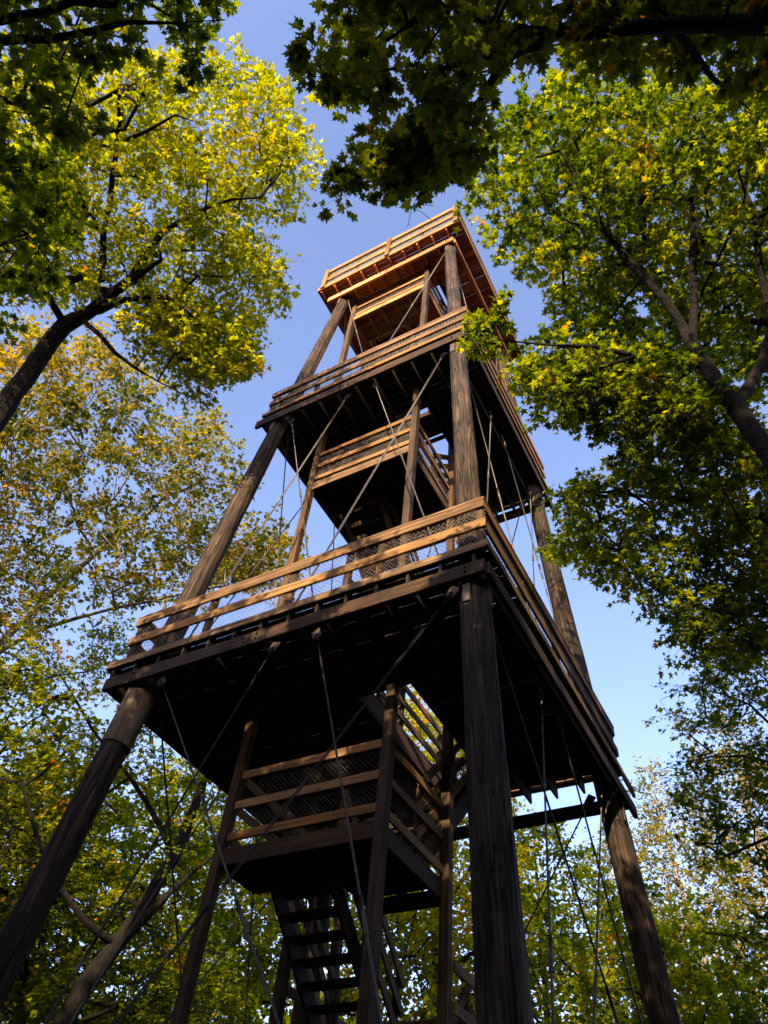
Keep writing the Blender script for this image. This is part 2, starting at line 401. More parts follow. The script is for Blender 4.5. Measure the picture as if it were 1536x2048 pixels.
def platform(zd, ex, rail, bm, hole, rails, edge_h, beam, dmat, rmat, bmat, lip, net):
    """zd deck top; ex = deck edge (x0,x1,y0,y1); rail = rail line; bm = support beam line; beam = (z bottom, z top)"""
    x0, x1, y0, y1 = ex
    zt = zd+0.004; zc = zt-edge_h/2
    pl = ring_mesh('platform', [((x0, y0, zc), (x1, y0, zc), edge_h, 0.04), ((x0, y1, zc), (x1, y1, zc), edge_h, 0.04),
                                ((x0+0.022, y0+0.022, zc-0.003), (x0+0.022, y1-0.022, zc-0.003), edge_h, 0.04),
                                ((x1-0.022, y0+0.022, zc-0.003), (x1-0.022, y1-0.022, zc-0.003), edge_h, 0.04)], rmat, tower)
    deck(pl, x0+0.045, x1-0.045, y0+0.024, y1-0.024, zd, hole, dmat)
    # joists along y
    jz1 = zd-0.042; jz0 = beam[1]+0.002; jh = jz1-jz0
    x = x0+0.12; 
    while x < x1-0.06:
        segs = [(y0+0.03, y1-0.03)]
        if hole and hole[0]-0.03 < x < hole[1]+0.03:
            segs = [(y0+0.03, hole[2]-0.06), (hole[3]+0.06, y1-0.03)]
        for a, b_ in segs:
            board(pl, 'joist', (x, a, (jz0+jz1)/2), (x, b_, (jz0+jz1)/2), jh, 0.042, dmat, jit=0.003)
        x += 0.478
    if hole:
        hz = (jz0+jz1)/2-0.01
        for xx in (hole[0]-0.025, hole[1]+0.025):
            board(pl, 'trimmer', (xx, hole[2]-0.05, hz), (xx, hole[3]+0.05, hz), jh+0.05, 0.045, M_POST)
        for yy in (hole[2]-0.03, hole[3]+0.03):
            board(pl, 'trimmer', (hole[0], yy, hz-0.002), (hole[1], yy, hz-0.002), jh+0.05, 0.045, dmat)
    # support beams round the poles
    bz = (beam[0]+beam[1])/2; bh = beam[1]-beam[0]
    bx0, bx1, by0, by1 = bm
    k = hp(bz); inner = k-0.235
    xm = bx0+(bx1-bx0)*0.43
    board(pl, 'support_beam', (bx0-lip, by0, bz), (xm-0.004, by0, bz), bh, 0.075, bmat)
    board(pl, 'support_beam', (xm+0.004, by0, bz), (bx1, by0, bz), bh, 0.075, bmat)
    board(pl, 'support_beam', (bx0-lip, by1, bz), (bx1, by1, bz), bh, 0.075, bmat)
    for xx in (bx0, bx1):
        board(pl, 'side_beam', (xx, by0+0.045, bz+0.004), (xx, by1+0.38, bz+0.004), bh-0.012, 0.07, bmat)
    # bolts on the front beam at the poles and at the splice
    for xx in (-k, k, xm-0.1, xm+0.12):
        for dz in (-0.04, 0.045):
            rod(pl, 'bolt', (xx+random.uniform(-.03, .03), by0-0.03, bz+dz), (xx, by0-0.066, bz+dz), 0.016, M_PLATE, 6)
    for yy in (-k, k):
        for dz in (-0.04, 0.045):
            rod(pl, 'bolt', (bx1+0.03, yy, bz+dz), (bx1+0.062, yy, bz+dz), 0.016, M_PLATE, 6)
    # guard rails
    a0, a1, c0, c1 = rail
    zr = rails
    ph = rails[-1][0]+rails[-1][1]/2-zd-0.002
    guard(pl, (a0, c0), (a1, c0), zd, zr, rmat, 5, ph, (0, -1, 0), net=net)
    guard(pl, (a1-0.02, c0+0.022), (a1-0.02, c1), zd, zr, rmat, 5, ph, (1, 0, 0), net=net)
    guard(pl, (a0+0.02, c0+0.022), (a0+0.02, c1), zd, zr, rmat, 5, ph, (-1, 0, 0), net=net)
    guard(pl, (a0+0.04, c1), (a1-0.04, c1), zd, zr, rmat, 5, ph, (0, 1, 0), net=net)
    if hole:
        zz = [(zd+0.28, 0.12), (zd+0.6, 0.12), (zd+0.94, 0.12)]
        guard(pl, (hole[0]-0.07, hole[2]), (hole[0]-0.07, hole[3]), zd, zz, M_RAIL, 3, 1.0, (1, 0, 0), cap=False, net=False)
        guard(pl, (hole[1]+0.09, hole[2]), (hole[1]+0.09, hole[3]), zd, zz, M_RAIL, 3, 1.0, (-1, 0, 0), cap=False, net=0.0028)
        guard(pl, (hole[0]-0.05, hole[2]-0.09), (hole[1]+0.07, hole[2]-0.09), zd, zz, M_RAIL, 2, 1.0, (0, 1, 0), cap=False, net=0.0028)
    return pl

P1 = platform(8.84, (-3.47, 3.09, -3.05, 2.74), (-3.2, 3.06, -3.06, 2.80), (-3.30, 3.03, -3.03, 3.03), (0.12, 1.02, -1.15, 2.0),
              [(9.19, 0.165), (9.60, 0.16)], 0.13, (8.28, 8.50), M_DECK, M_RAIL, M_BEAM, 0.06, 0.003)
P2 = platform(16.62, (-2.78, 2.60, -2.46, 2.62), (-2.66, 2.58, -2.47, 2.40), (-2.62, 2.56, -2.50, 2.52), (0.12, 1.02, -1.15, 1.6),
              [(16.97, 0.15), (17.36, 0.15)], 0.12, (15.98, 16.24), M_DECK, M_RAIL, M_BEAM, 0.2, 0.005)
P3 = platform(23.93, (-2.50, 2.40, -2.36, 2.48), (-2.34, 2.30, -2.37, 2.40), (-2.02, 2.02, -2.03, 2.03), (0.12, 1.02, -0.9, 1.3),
              [(24.36, 0.24), (24.97, 0.20)], 0.24, (23.34, 23.62), M_RED_BOUNCE, M_RAIL3, M_RED_BOUNCE, 0.25, 0.007)
for xx in (-3.45, 3.065):
    board(P1, 'rim_end', (xx, 2.77, 8.75), (xx, 3.42, 8.75), 0.16, 0.04, M_BEAM)
# tall outer posts on the top platform's rail
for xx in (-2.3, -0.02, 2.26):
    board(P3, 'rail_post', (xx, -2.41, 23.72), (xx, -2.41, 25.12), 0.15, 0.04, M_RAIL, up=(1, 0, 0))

# steel straps that hang from the beams down the poles
for zb in (8.28, 15.98, 23.34):
    for sx, sy in ((-1, -1), (1, -1), (1, 1)):
        z = zb-0.16; k = hp(z); rr = 0.215-0.062*(z/24)
        y = sy*k-rr-0.012; x = sx*k-0.03
        s_ = board(tower, 'strap', (x, y, zb-0.34), (x, y+0.005, zb+0.02), 0.105, 0.012, M_PLATE, up=(1, 0, 0))
        b_ = rod(s_, 'bolt', (0, 0, 0), (0.035, 0, 0), 0.021, M_PLATE, 6)
        b_.matrix_basis = Matrix.Translation((-0.09, -0.018, 0)) @ Matrix.Rotation(math.pi/2, 4, 'Z')
        if sx > 0:
            x = k+rr+0.012
            board(tower, 'strap', (x, sy*k, zb-0.34), (x, sy*k, zb+0.02), 0.105, 0.012, M_PLATE, up=(0, 1, 0))

# sheet sleeve on the left front pole
V = []; S = 28
pA = Vector((-hp(7.3), -hp(7.3), 7.3)); pB = Vector((-hp(8.2), -hp(8.2), 8.2))
v_, f_ = tube_arrays([pA+(pB-pA)*(i/8) for i in range(9)], [0.222]*9, S)
me = mesh_np('sleeve', v_, f_.ravel(), [4]*len(f_))
M_SLEEVE = wood('peeled_log', (0.05, 0.0375, 0.025), (0.11, 0.085, 0.055), (0.17, 0.135, 0.09), grain=(6, 6, 1.2), bump=0.3, spread=0.1)
me.materials.append(M_SLEEVE)
sv = link('sleeve', me, tower)

# ---- stairwell: posts, landings, flights
PX0, PX1, PY0, PYM, PY1 = -1.53, 0.95, -1.54, 0.30, 1.56
ww = 0.14
for x, y, z1 in ((PX0, PY0, 23.9), (PX1, PY0, 23.9), (PX1, PYM, 23.8), (PX0, PYM, 23.8), (-0.10, PYM, 6.0), (PX0, PY1, 23.8), (PX1, PY1, 23.8)):
    zs = [0.0, 8.20, 15.9, z1] if z1 > 10 else [0.0, z1]
    board(tower, 'stair_post', (x, y, -0.2), (x, y, z1), ww, ww, M_POST, up=(1, 0, 0))

def flight(xa, xb, ya, za, yb, zb_):
    """open stair from (ya, za) low to (yb, zb) high between stringers at xa and xb"""
    V = []; F = []
    up = Vector((0, 0, 1))
    boxes = [((x, ya, za-0.10), (x, yb, zb_-0.10), 0.26, 0.05) for x in (xa+0.025, xb-0.025)]
    st = ring_mesh('stair_flight', boxes, M_BEAM, tower)
    n = max(2, round((zb_-za)/0.21))
    for i in range(1, n):
        f_ = i/n; y = ya+(yb-ya)*f_; z = za+(zb_-za)*f_
        board(st, 'tread', (xa+0.052, y, z-0.02), (xb-0.052, y, z-0.02), 0.25, 0.045, M_BEAM, up=(0, 1, 0))
    return st

def stair_rails(parent, x, ya, za, yb, zb_, out):
    for dz in (0.32, 0.68, 1.04):
        board(parent, 'hand_rail', (x, ya, za+dz), (x, yb, zb_+dz), 0.125, 0.038, M_RAIL)
    for f_ in (0.05, 0.5, 0.95):
        y = ya+(yb-ya)*f_; z = za+(zb_-za)*f_
        board(parent, 'baluster', (x-out*0.06, y, z-0.15), (x-out*0.06, y, z+1.02), 0.08, 0.08, M_POST, up=(1, 0, 0))

def landing(z0, front=True, y0=PY0, yl=-0.72, yr=PYM, dmat=M_DECK, fmat=M_BEAM):
    """landing with its rim bottom at z0; the left half stops at yl where the flight below leaves it"""
    fh = 0.23; zf = z0+fh/2; zd = z0+fh+0.03
    xa, xb = PX0+0.02, PX1-0.02
    yo = y0-ww/2+0.03
    ld = ring_mesh('landing', [((PX0+0.06, yo+0.02, zf), (PX1-0.06, yo+0.02, zf), fh, 0.05),
                               ((PX1-0.045, yo+0.05, zf-0.002), (PX1-0.045, yr+0.1, zf-0.002), fh-0.004, 0.05),
                               ((PX0+0.045, yo+0.05, zf-0.002), (PX0+0.045, yl, zf-0.002), fh-0.004, 0.05),
                               ((PX0+0.07, yl, zf-0.004), (-0.18, yl, zf-0.004), fh-0.008, 0.05),
                               ((-0.155, yl-0.025, zf-0.006), (-0.155, yr+0.1, zf-0.006), fh-0.008, 0.05),
                               ((-0.13, yr+0.1, zf-0.004), (PX1-0.07, yr+0.1, zf-0.004), fh-0.008, 0.05)], fmat, tower)
    y = yo+0.05
    while y < yr+0.02:
        xs = (xa+0.0, xb) if y < yl-0.08 else (-0.17, xb)
        board(ld, 'deck_board', (xs[0], y+0.07, zd-0.02), (xs[1], y+0.07, zd-0.02), 0.137, 0.036, dmat, up=(0, 1, 0))
        y += 0.146
    for x in np.arange(PX0+0.5, PX1-0.2, 0.45):
        ye = yl-0.03 if x < -0.2 else yr+0.07
        board(ld, 'joist', (x, yo+0.05, zd-0.11), (x, ye, zd-0.11), 0.14, 0.04, dmat)
    rz = [(z0+0.40, 0.125), (z0+0.86, 0.125), (z0+1.32, 0.125)]
    for z, h in rz:
        board(ld, 'guard_rail', (PX0+0.075, yo+0.03, z), (PX1-0.075, yo+0.03, z), h, 0.038, M_RAIL, jit=0.006)
        board(ld, 'guard_rail', (PX1-0.035, yo+0.09, z), (PX1-0.035, yr-0.075, z), h, 0.038, M_RAIL, jit=0.006)
        board(ld, 'guard_rail', (PX0+0.035, yo+0.09, z), (PX0+0.035, yr-0.075, z), h, 0.038, M_RAIL, jit=0.006)
    wire_panel(ld, (PX0+0.08, yo+0.06, 0), (PX1-0.08, yo+0.06, 0), z0+0.25, z0+1.36, r=0.0016 if z0 < 10 else 0.003)
    wire_panel(ld, (PX1-0.065, yo+0.1, 0), (PX1-0.065, yr, 0), z0+0.25, z0+1.36, r=0.0016 if z0 < 10 else 0.003)
    return zd

def back_landing(z0):
    fh = 0.2; zf = z0+fh/2; zd = z0+fh+0.03; ya, yb = 1.36, 2.30
    ld = ring_mesh('landing', [((PX0, ya, zf), (PX1, ya, zf), fh, 0.05), ((PX0, yb, zf), (PX1, yb, zf), fh, 0.05),
                               ((PX0+0.03, ya+0.03, zf-.002), (PX0+0.03, yb-0.03, zf-.002), fh, 0.05), ((PX1-0.03, ya+.03, zf-.002), (PX1-0.03, yb-.03, zf-.002), fh, 0.05)], M_BEAM, tower)
    y = ya
    while y < yb-0.1:
        board(ld, 'deck_board', (PX0, y+0.07, zd-0.02), (PX1, y+0.07, zd-0.02), 0.137, 0.036, M_DECK, up=(0, 1, 0)); y += 0.146
    for dz in (0.62, 1.08):
        board(ld, 'guard_rail', (PX1+0.09, PYM+0.08, z0+dz), (PX1+0.09, yb+0.05, z0+dz), 0.14, 0.038, M_RAIL)
        board(ld, 'guard_rail', (PX0-0.09, PYM+0.08, z0+dz), (PX0-0.09, yb+0.05, z0+dz), 0.14, 0.038, M_RAIL)
        board(ld, 'guard_rail', (PX0-0.05, yb+0.05, z0+dz), (PX1+0.05, yb+0.05, z0+dz), 0.14, 0.038, M_RAIL)
    return zd

for zA, zP, yend in ((5.95, 8.84, 2.0), (14.02, 16.62, 1.6), (22.22, 23.93, 1.3)):
    zd = landing(zA, dmat=M_RED_BOUNCE if zA > 20 else M_DECK, fmat=M_RAIL3 if zA > 20 else (M_RAIL if zA > 10 else M_BEAM))
    st = flight(0.0, 0.90, -0.45, zd, yend, zP)
    stair_rails(st, 0.86, -0.45, zd, yend, zP, 1)
    zb_ = back_landing(zd-2.1)
    st = flight(-1.22, -0.24, 1.36, zb_, -0.72, zd)
    stair_rails(st, -1.28, 1.36, zb_, -0.72, zd, -1)
    stair_rails(st, -0.20, 1.36, zb_, -0.72, zd, 1)
    if zA < 20:
        zl = {5.95: 2.05, 14.02: 10.35}[zA]
        if zA < 10:
            st = flight(0.0, 0.9, -0.72, zl, 1.36, zb_)
            stair_rails(st, 0.86, -0.72, zl, 1.36, zb_, 1)
            flight(-1.22, -0.24, 1.36, 0.05, -0.72, zl)
        else:
            flight(0.0, 0.9, -0.72, zl, 1.36, zb_)
            flight(-1.22, -0.24, 0.9, 8.9, -0.72, zl)
        ld = ring_mesh('landing', [((PX0, PY0, zl-.12), (PX1, PY0, zl-.12), .2, .05), ((PX0, -0.72, zl-.12), (PX1, -0.72, zl-.12), .2, .05)], M_BEAM, tower)
        y = PY0
        while y < -0.8:
            board(ld, 'deck_board', (PX0, y+0.07, zl-0.002), (PX1, y+0.07, zl-0.002), 0.137, 0.036, M_DECK, up=(0, 1, 0)); y += 0.146

# ---- rod bracing on the four faces
def face_rod(face, a, z0, b_, z1, dbl=False):
    """face: 0 front, 1 right, 2 back, 3 left; a, b positions along the face at heights z0, z1"""
    def P(s, z):
        k = hp(z)
        return {0: (s, -k, z), 1: (k, s, z), 2: (s, k, z), 3: (-k, s, z)}[face]
    p0 = Vector(P(a, z0)); p1 = Vector(P(b_, z1))
    if dbl:
        d = (p1-p0).normalized(); n_ = {0: Vector((0, 1, 0)), 1: Vector((1, 0, 0)), 2: Vector((0, 1, 0)), 3: Vector((1, 0, 0))}[face]
        s_ = d.cross(n_).normalized()*0.015
        for q in (-1, 1):
            rod(tower, 'brace_rod', p0+s_*q, p1+s_*q, 0.009, M_ROD, 8)
    else:
        rod(tower, 'brace_rod', p0, p1, 0.0135, M_ROD, 8)
    d_ = (p1-p0).normalized()
    for e_, s__ in ((p0, 1), (p1, -1)):
        rod(tower, 'rod_clevis', e_+d_*s__*0.02, e_+d_*s__*0.22, 0.023, M_PLATE, 6)
        nrm = (0, 1, 0) if face in (0, 2) else (1, 0, 0)
        board(tower, 'gusset_plate', e_-d_*0.09, e_+d_*0.09, 0.15, 0.012, M_PLATE, up=Vector(nrm).cross(d_))
    rod(tower, 'turnbuckle', p0+(p1-p0)*0.47, p0+(p1-p0)*0.515, 0.021, M_ROD, 8)
for fc in range(4):
    # ground tier: two full diagonals, two from mid-span to the pole feet
    face_rod(fc, 2.45, 8.4, -3.15, 0.6, fc == 0); face_rod(fc, -2.45, 8.4, 3.15, 0.6)
    face_rod(fc, 0.36, 8.4, 3.1, 0.3); face_rod(fc, -0.36, 8.4, -3.1, 0.3)
    # middle tier: a cross in each half bay
    face_rod(fc, 1.95, 16.05, -0.30, 8.9, fc == 0); face_rod(fc, -1.95, 16.05, 0.22, 8.9)
    face_rod(fc, 0.28, 16.05, 2.30, 8.9); face_rod(fc, -0.45, 16.05, -2.35, 8.9, fc == 0)
    # top tier: one V
    face_rod(fc, 1.66, 23.35, -0.02, 16.7, fc == 0); face_rod(fc, -1.66, 23.35, 0.02, 16.7)

# ------------------------------------------------------------------ trees
def maple_shape(detail):
    if detail == 2:
        R = [(0.03, 0), (.34, -.10), (.24, .13), (.60, .33), (.43, .40), (.47, .60), (.16, .46), (.21, .73), (.09, .70)]
    elif detail == 1:
        R = [(0.04, 0), (.38, -.06), (.24, .17), (.58, .48), (.17, .48)]
    Lf = [(-x, y) for x, y in R[::-1]]
    pts = R+[(0, 1.0)]+Lf
    P = np.array([(0, .36)]+pts); n = len(pts)
    V = np.stack([P[:, 0], P[:, 1], -0.22*np.abs(P[:, 0])-0.22*(P[:, 1]-.36)**2], 1)
    T = np.array([(0, 1+i, 1+(i+1) % n) for i in range(n)])
    return V, T
def oval_shape():
    V = np.array([(0, 0, 0), (.36, .38, -.06), (0, 1, -.1), (-.36, .38, -.06)]); T = np.array([(0, 1, 2), (0, 2, 3)])
    return V, T
def quad_shape():
    V = np.array([(0, 0, 0), (.46, .36, -.12), (0, 1, -.12), (-.46, .36, -.12)]); T = np.array([(0, 1, 2), (0, 2, 3)])
    return V, T
def tri_lobe():
    pts = [(0.04, 0), (.52, .30), (.20, .47), (0, 1.0), (-.20, .47), (-.52, .30), (-0.04, 0)]
    V = np.array([(0, .36, 0)]+[(x, y, -.2*abs(x)-.2*(y-.36)**2) for x, y in pts]); T = np.array([(0, i, i+1) for i in range(1, 7)])
    return V, T
SHAPES = {'tri': tri_lobe(), 'hi': maple_shape(2), 'mid': maple_shape(1), 'oval': oval_shape(), 'low': quad_shape()}

def norm(a): return a/(np.linalg.norm(a, axis=-1, keepdims=True)+1e-9)

def in_poly(P, x, y):
    c = np.zeros(len(x), bool); n = len(P); j = n-1
    for i in range(n):
        xi, yi = P[i]; xj, yj = P[j]
        c ^= ((yi > y) != (yj > y)) & (x < (xj-xi)*(y-yi)/(yj-yi+1e-9)+xi)
        j = i
    return c

def sample_region(poly, d0, d1, n, r_, minpx):
    P = np.array(poly, float); lo = P.min(0); hi = P.max(0)
    out = []; tries = 0
    while len(out) < n and tries < 60:
        tries += 1
        X = r_.uniform(lo, hi, (n*4, 2)); ok = in_poly(poly, X[:, 0], X[:, 1]); X = X[ok]
        for x, y in X:
            d = r_.uniform(d0, d1)
            if minpx > 0 and out:
                A = np.array(out); 
                if np.min(np.hypot(A[:, 0]-x, A[:, 1]-y)+np.abs(A[:, 2]-d)*18) < minpx: continue
            out.append((x, y, d))
            if len(out) >= n: break
    return np.array([at(*q) for q in out])

def leaves_for(C, D, n_tw, n_lf, R, size, r_, flat=0.45, tilt=0.5, tint=(0.35, 0.12), shape='mid', clump=0.10):
    """leaf frames for sprays of twigs round the cluster centres C, outward directions D"""
    N = len(C)
    Rk = R*r_.uniform(0.65, 1.3, (N, 1, 1))
    td = norm(D[:, None, :]*0.55+r_.normal(0, 1, (N, n_tw, 3))*np.array([1, 1, flat]))
    tl = Rk*r_.uniform(0.45, 1.15, (N, n_tw, 1))
    tip = C[:, None, :]+td*tl+np.array([0, 0, -1])*(0.10*tl**2/R)
    f_ = np.sqrt(r_.uniform(0.04, 1.0, (N, n_tw, n_lf, 1)))
    pos = C[:, None, None, :]+(tip-C[:, None, :])[:, :, None, :]*f_
    side = norm(np.cross(td, np.array([0, 0, 1.0])))[:, :, None, :]*np.where(r_.random((N, n_tw, n_lf, 1)) < .5, -1, 1)
    a = norm(side*0.9+td[:, :, None, :]*0.7+r_.normal(0, .35, (N, n_tw, n_lf, 3))+np.array([0, 0, -.25]))
    pos = pos+a*size*0.35+r_.normal(0, .05, pos.shape)*R
    n_ = r_.normal(0, tilt, pos.shape)+np.array([0, 0, 1.0])
    n_ = norm(n_-a*np.sum(n_*a, -1, keepdims=True))
    b_ = np.cross(a, n_)
    s = size*r_.uniform(0.5, 1.25, pos.shape[:-1]+(1,))
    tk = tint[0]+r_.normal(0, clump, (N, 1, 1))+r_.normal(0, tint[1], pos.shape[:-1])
    odd = r_.random(pos.shape[:-1]) < 0.02
    tk = np.where(odd, tk+0.18, tk)
    return dict(pos=pos.reshape(-1, 3), a=a.reshape(-1, 3), b=b_.reshape(-1, 3), n=n_.reshape(-1, 3), s=s.reshape(-1), tint=np.clip(tk.reshape(-1), 0.02, 0.99),
                tw0=np.repeat(C[:, None, :], n_tw, 1).reshape(-1, 3), tw1=tip.reshape(-1, 3))

def leaf_mesh(name, Ld, shape, mat, keep=None):
    V0, T0 = SHAPES[shape]; k = len(V0)
    idx = np.arange(len(Ld['s'])) if keep is None else keep
    s = Ld['s'][idx][:, None, None]
    h = np.random.default_rng(len(idx)); m1 = len(idx)
    wx = h.uniform(0.72, 1.15, (m1, 1, 1)); cz = h.uniform(-0.2, 2.4, (m1, 1, 1)); sk = h.normal(0, 0.12, (m1, 1, 1)); tw = h.normal(0, 0.25, (m1, 1, 1))
    X = V0[None, :, 0:1]*wx+sk*V0[None, :, 1:2]**2; Y = V0[None, :, 1:2]; Z = V0[None, :, 2:3]*cz+tw*V0[None, :, 0:1]*(V0[None, :, 1:2]-0.2)
    V = Ld['pos'][idx][:, None, :]+s*(X*Ld['b'][idx][:, None, :]+Y*Ld['a'][idx][:, None, :]+Z*Ld['n'][idx][:, None, :])
    T = T0[None]+(np.arange(len(idx))*k)[:, None, None]
    me = mesh_np(name, V.reshape(-1, 3), T.ravel(), np.full(T.shape[0]*T.shape[1], 3), smooth=False)
    at_ = me.attributes.new('tint', 'FLOAT', 'POINT'); at_.data.foreach_set('value', np.repeat(Ld['tint'][idx], k).astype(np.float32))
    me.materials.append(mat)
    return me

_single = {}
def single_leaf(tv, shape, mat):
    q = round(tv*12)/12
    key = (q, shape, mat.name)
    if key not in _single:
        Ld = dict(pos=np.zeros((1, 3)), a=np.array([[0, 1., 0]]), b=np.array([[1., 0, 0]]), n=np.array([[0, 0, 1.]]), s=np.ones(1), tint=np.array([q]))
        _single[key] = leaf_mesh('leaf', Ld, shape, mat)
    return _single[key]

def grow(limbs, C, r_, seg=0.6, arch=0.12):
    """skeleton: given limbs (polylines; the first starts at the ground) then a branch to every cluster"""
    pos = []; par = []; rad = []
    for li, (pl, r0, r1) in enumerate(limbs):
        pl = np.array(pl, float)
        # smooth resample
        dd = np.r_[0, np.cumsum(np.linalg.norm(np.diff(pl, axis=0), axis=1))]
        n = max(3, int(dd[-1]/seg)); tt = np.linspace(0, dd[-1], n)
        Q = np.stack([np.interp(tt, dd, pl[:, k]) for k in range(3)], 1)
        for _ in range(2): Q[1:-1] = (Q[:-2]+2*Q[1:-1]+Q[2:])/4
        Q[1:-1] += r_.normal(0, 0.03, Q[1:-1].shape)
        if li == 0: last = -1
        else:
            A = np.array(pos); last = int(np.argmin(np.linalg.norm(A-Q[0], axis=1)))
        for i, q in enumerate(Q):
            if li and i == 0 and np.linalg.norm(q-pos[last]) < 0.05: continue
            pos.append(q); par.append(last); rad.append(r0+((r1 if li == 0 else min(r1, 0.006))-r0)*i/(n-1)); last = len(pos)-1
    ntr = len(pos)
    A = np.array(pos)
    d = np.min(np.linalg.norm(C[:, None]-A[None], axis=2), axis=1); order = np.argsort(d)
    z0 = A[0][2]
    outd = np.zeros_like(C); tips = {}
    for ci in order:
        c = C[ci]; A = np.array(pos)
        v = c-A; dist = np.linalg.norm(v, axis=1)
        # prefer parents that are lower and do not force a hairpin
        cost = dist+np.maximum(0, A[:, 2]-c[2])*0.5+np.where(A[:, 2] < 2.5, 5, 0)
        p = int(np.argmin(cost)); L_ = dist[p]
        if L_ < 0.05: outd[ci] = (0, 0, 1); tips[ci] = p; continue
        n = max(1, int(L_/seg)); start = np.array(pos[p]); last = p
        perp = r_.normal(0, 1, 3)*0.07*L_
        for i in range(1, n+1):
            f_ = i/n; q = start+(c-start)*f_+(np.array([0, 0, arch*L_])+perp)*math.sin(f_*math.pi)
            pos.append(q); par.append(last); rad.append(0); last = len(pos)-1
        outd[ci] = (c-start)/L_; tips[ci] = last
    n = len(pos); cnt = np.zeros(n)
    for ci, tnode in tips.items(): cnt[tnode] += 1
    for i in range(n-1, -1, -1):
        if par[i] >= 0: cnt[par[i]] += cnt[i]
    return np.array(pos), np.array(par), np.array(rad), cnt, outd, ntr

def skeleton_mesh(name, pos, par, rad, mat, sides=6, twigs=None, twr=0.004):
    n = len(pos); kids = [[] for _ in range(n)]
    for i in range(n):
        if par[i] >= 0: kids[par[i]].append(i)
    V = []; F = []; base = 0
    stack = [(0, -1)]
    while stack:
        s, p = stack.pop()
        chain = ([p] if p >= 0 else [])+[s]
        c = s
        while kids[c]:
            ks = sorted(kids[c], key=lambda k: -rad[k]); c = ks[0]
            for k in ks[1:]: stack.append((k, chain[-1]))
            chain.append(c)
        if len(chain) < 2: continue
        P = pos[chain]; Rr = rad[chain].copy()
        if p >= 0: Rr[0] = Rr[1]*1.15
        sd = sides+4 if Rr.max() > 0.12 else (sides if Rr.max() > 0.035 else 3)
        v, f = tube_arrays(P, Rr, sd); V.append(v); F.append(f+base); base += len(v)
    V = np.concatenate(V); F = np.concatenate(F)
    loops = list(F.ravel()); sizes = [4]*len(F)
    if twigs is not None:
        a, b_ = twigs; d = norm(b_-a); e = norm(np.cross(d, np.array([0.2, 0.3, 0.9]))); g_ = np.cross(d, e)
        vv = []
        for k in range(3):
            c_, s_ = math.cos(k*2.094), math.sin(k*2.094)
            vv.append(a+(e*c_+g_*s_)*twr)
        for k in range(3):
            c_, s_ = math.cos(k*2.094), math.sin(k*2.094)
            vv.append(b_+(e*c_+g_*s_)*twr*0.4)
        vv = np.stack(vv, 1); m_ = len(a); q = np.arange(m_)[:, None]*6+len(V)
        f3 = np.stack([np.stack([q[:, 0]+k, q[:, 0]+(k+1) % 3, q[:, 0]+3+(k+1) % 3, q[:, 0]+3+k], 1) for k in range(3)], 1).reshape(-1, 4)
        V = np.concatenate([V, vv.reshape(-1, 3)]); loops = np.concatenate([np.array(loops), f3.ravel()]); sizes = np.concatenate([np.array(sizes), np.full(len(f3), 4)])
    me = mesh_np(name, V, loops, sizes); me.materials.append(mat)
    return me

def tree(name, label, cat, limbs, C, seed, leaf='mid', size=0.1, n_tw=8, n_lf=7, R=0.6, tint=(0.35, 0.1), clump=0.10, mat=None, bark=None,
         singles=0, tip_r=0.007, flat=0.45, tilt=0.5, group=None, twr=0.0035, seg=0.6, arch=0.12, twigs=True):
    r_ = np.random.default_rng(seed); mat = mat or M_LEAF; bark = bark or M_BARK
    pos, par, rad, cnt, outd, ntr = grow(limbs, C, r_, seg, arch)
    rr = tip_r*np.maximum(cnt, 1)**0.52
    rad = np.where(np.arange(len(rad)) < ntr, np.maximum(rad, rr*0.6), rr)
    # no branch thicker than its parent
    for i in range(len(par)):
        if par[i] >= 0: rad[i] = min(rad[i], rad[par[i]])
    base = Vector(limbs[0][0][0])
    root = bpy.data.objects.new(name, None); COL.objects.link(root); root.location = base
    tag(root, label, cat, group)
    Ld = leaves_for(C, outd, n_tw, n_lf, R, size, r_, flat, tilt, tint, leaf, clump)
    off = np.array(base)
    me = skeleton_mesh('trunk', pos-off, par, rad, bark, twigs=(Ld['tw0']-off, Ld['tw1']-off) if twigs else None, twr=twr)
    link('trunk', me, root)
    Ld['pos'] = Ld['pos']-off
    keep = np.arange(len(Ld['s']))
    if singles:
        W_ = Ld['pos']+off-CAM; z = W_ @ CF; x = 768+FPX*(W_ @ CR)/z; y = 1024-FPX*(W_ @ CU)/z
        vis = (z > 0.5) & (x > 0) & (x < 1536) & (y > 0) & (y < 2048)
        face = np.abs(np.sum(norm(W_)*Ld['n'], 1))
        score = np.where(vis, Ld['s']*face/np.maximum(z, .1), 0); order = np.argsort(-score)
        sel = order[:singles]; keep = np.sort(order[singles:])
        for i in sel:
            o = link('leaf', single_leaf(Ld['tint'][i], leaf, mat), root)
            s = Ld['s'][i]; Mx = Matrix([list(Ld['b'][i]*s), list(Ld['a'][i]*s), list(Ld['n'][i]*s)]).transposed().to_4x4()
            Mx.translation = Vector(Ld['pos'][i]); o.matrix_basis = Mx
    cr = link('crown', leaf_mesh('crown', Ld, leaf, mat, keep), root); cr['kind'] = 'stuff'
    return root, len(Ld['s'])

def ground_pt(az_deg, dist):
    a = math.radians(az_deg); return np.array([CAM[0]+dist*math.sin(a), CAM[1]+dist*math.cos(a), -0.1])

def reg(*regs):
    """clusters from several (polygon, d0, d1, count, spacing) regions"""
    out = []
    for i, (poly, d0, d1, n, sp) in enumerate(regs):
        out.append(sample_region(poly, d0, d1, n, np.random.default_rng(5000+i+int(poly[0][0])), sp))
    return np.concatenate(out)

total = 0
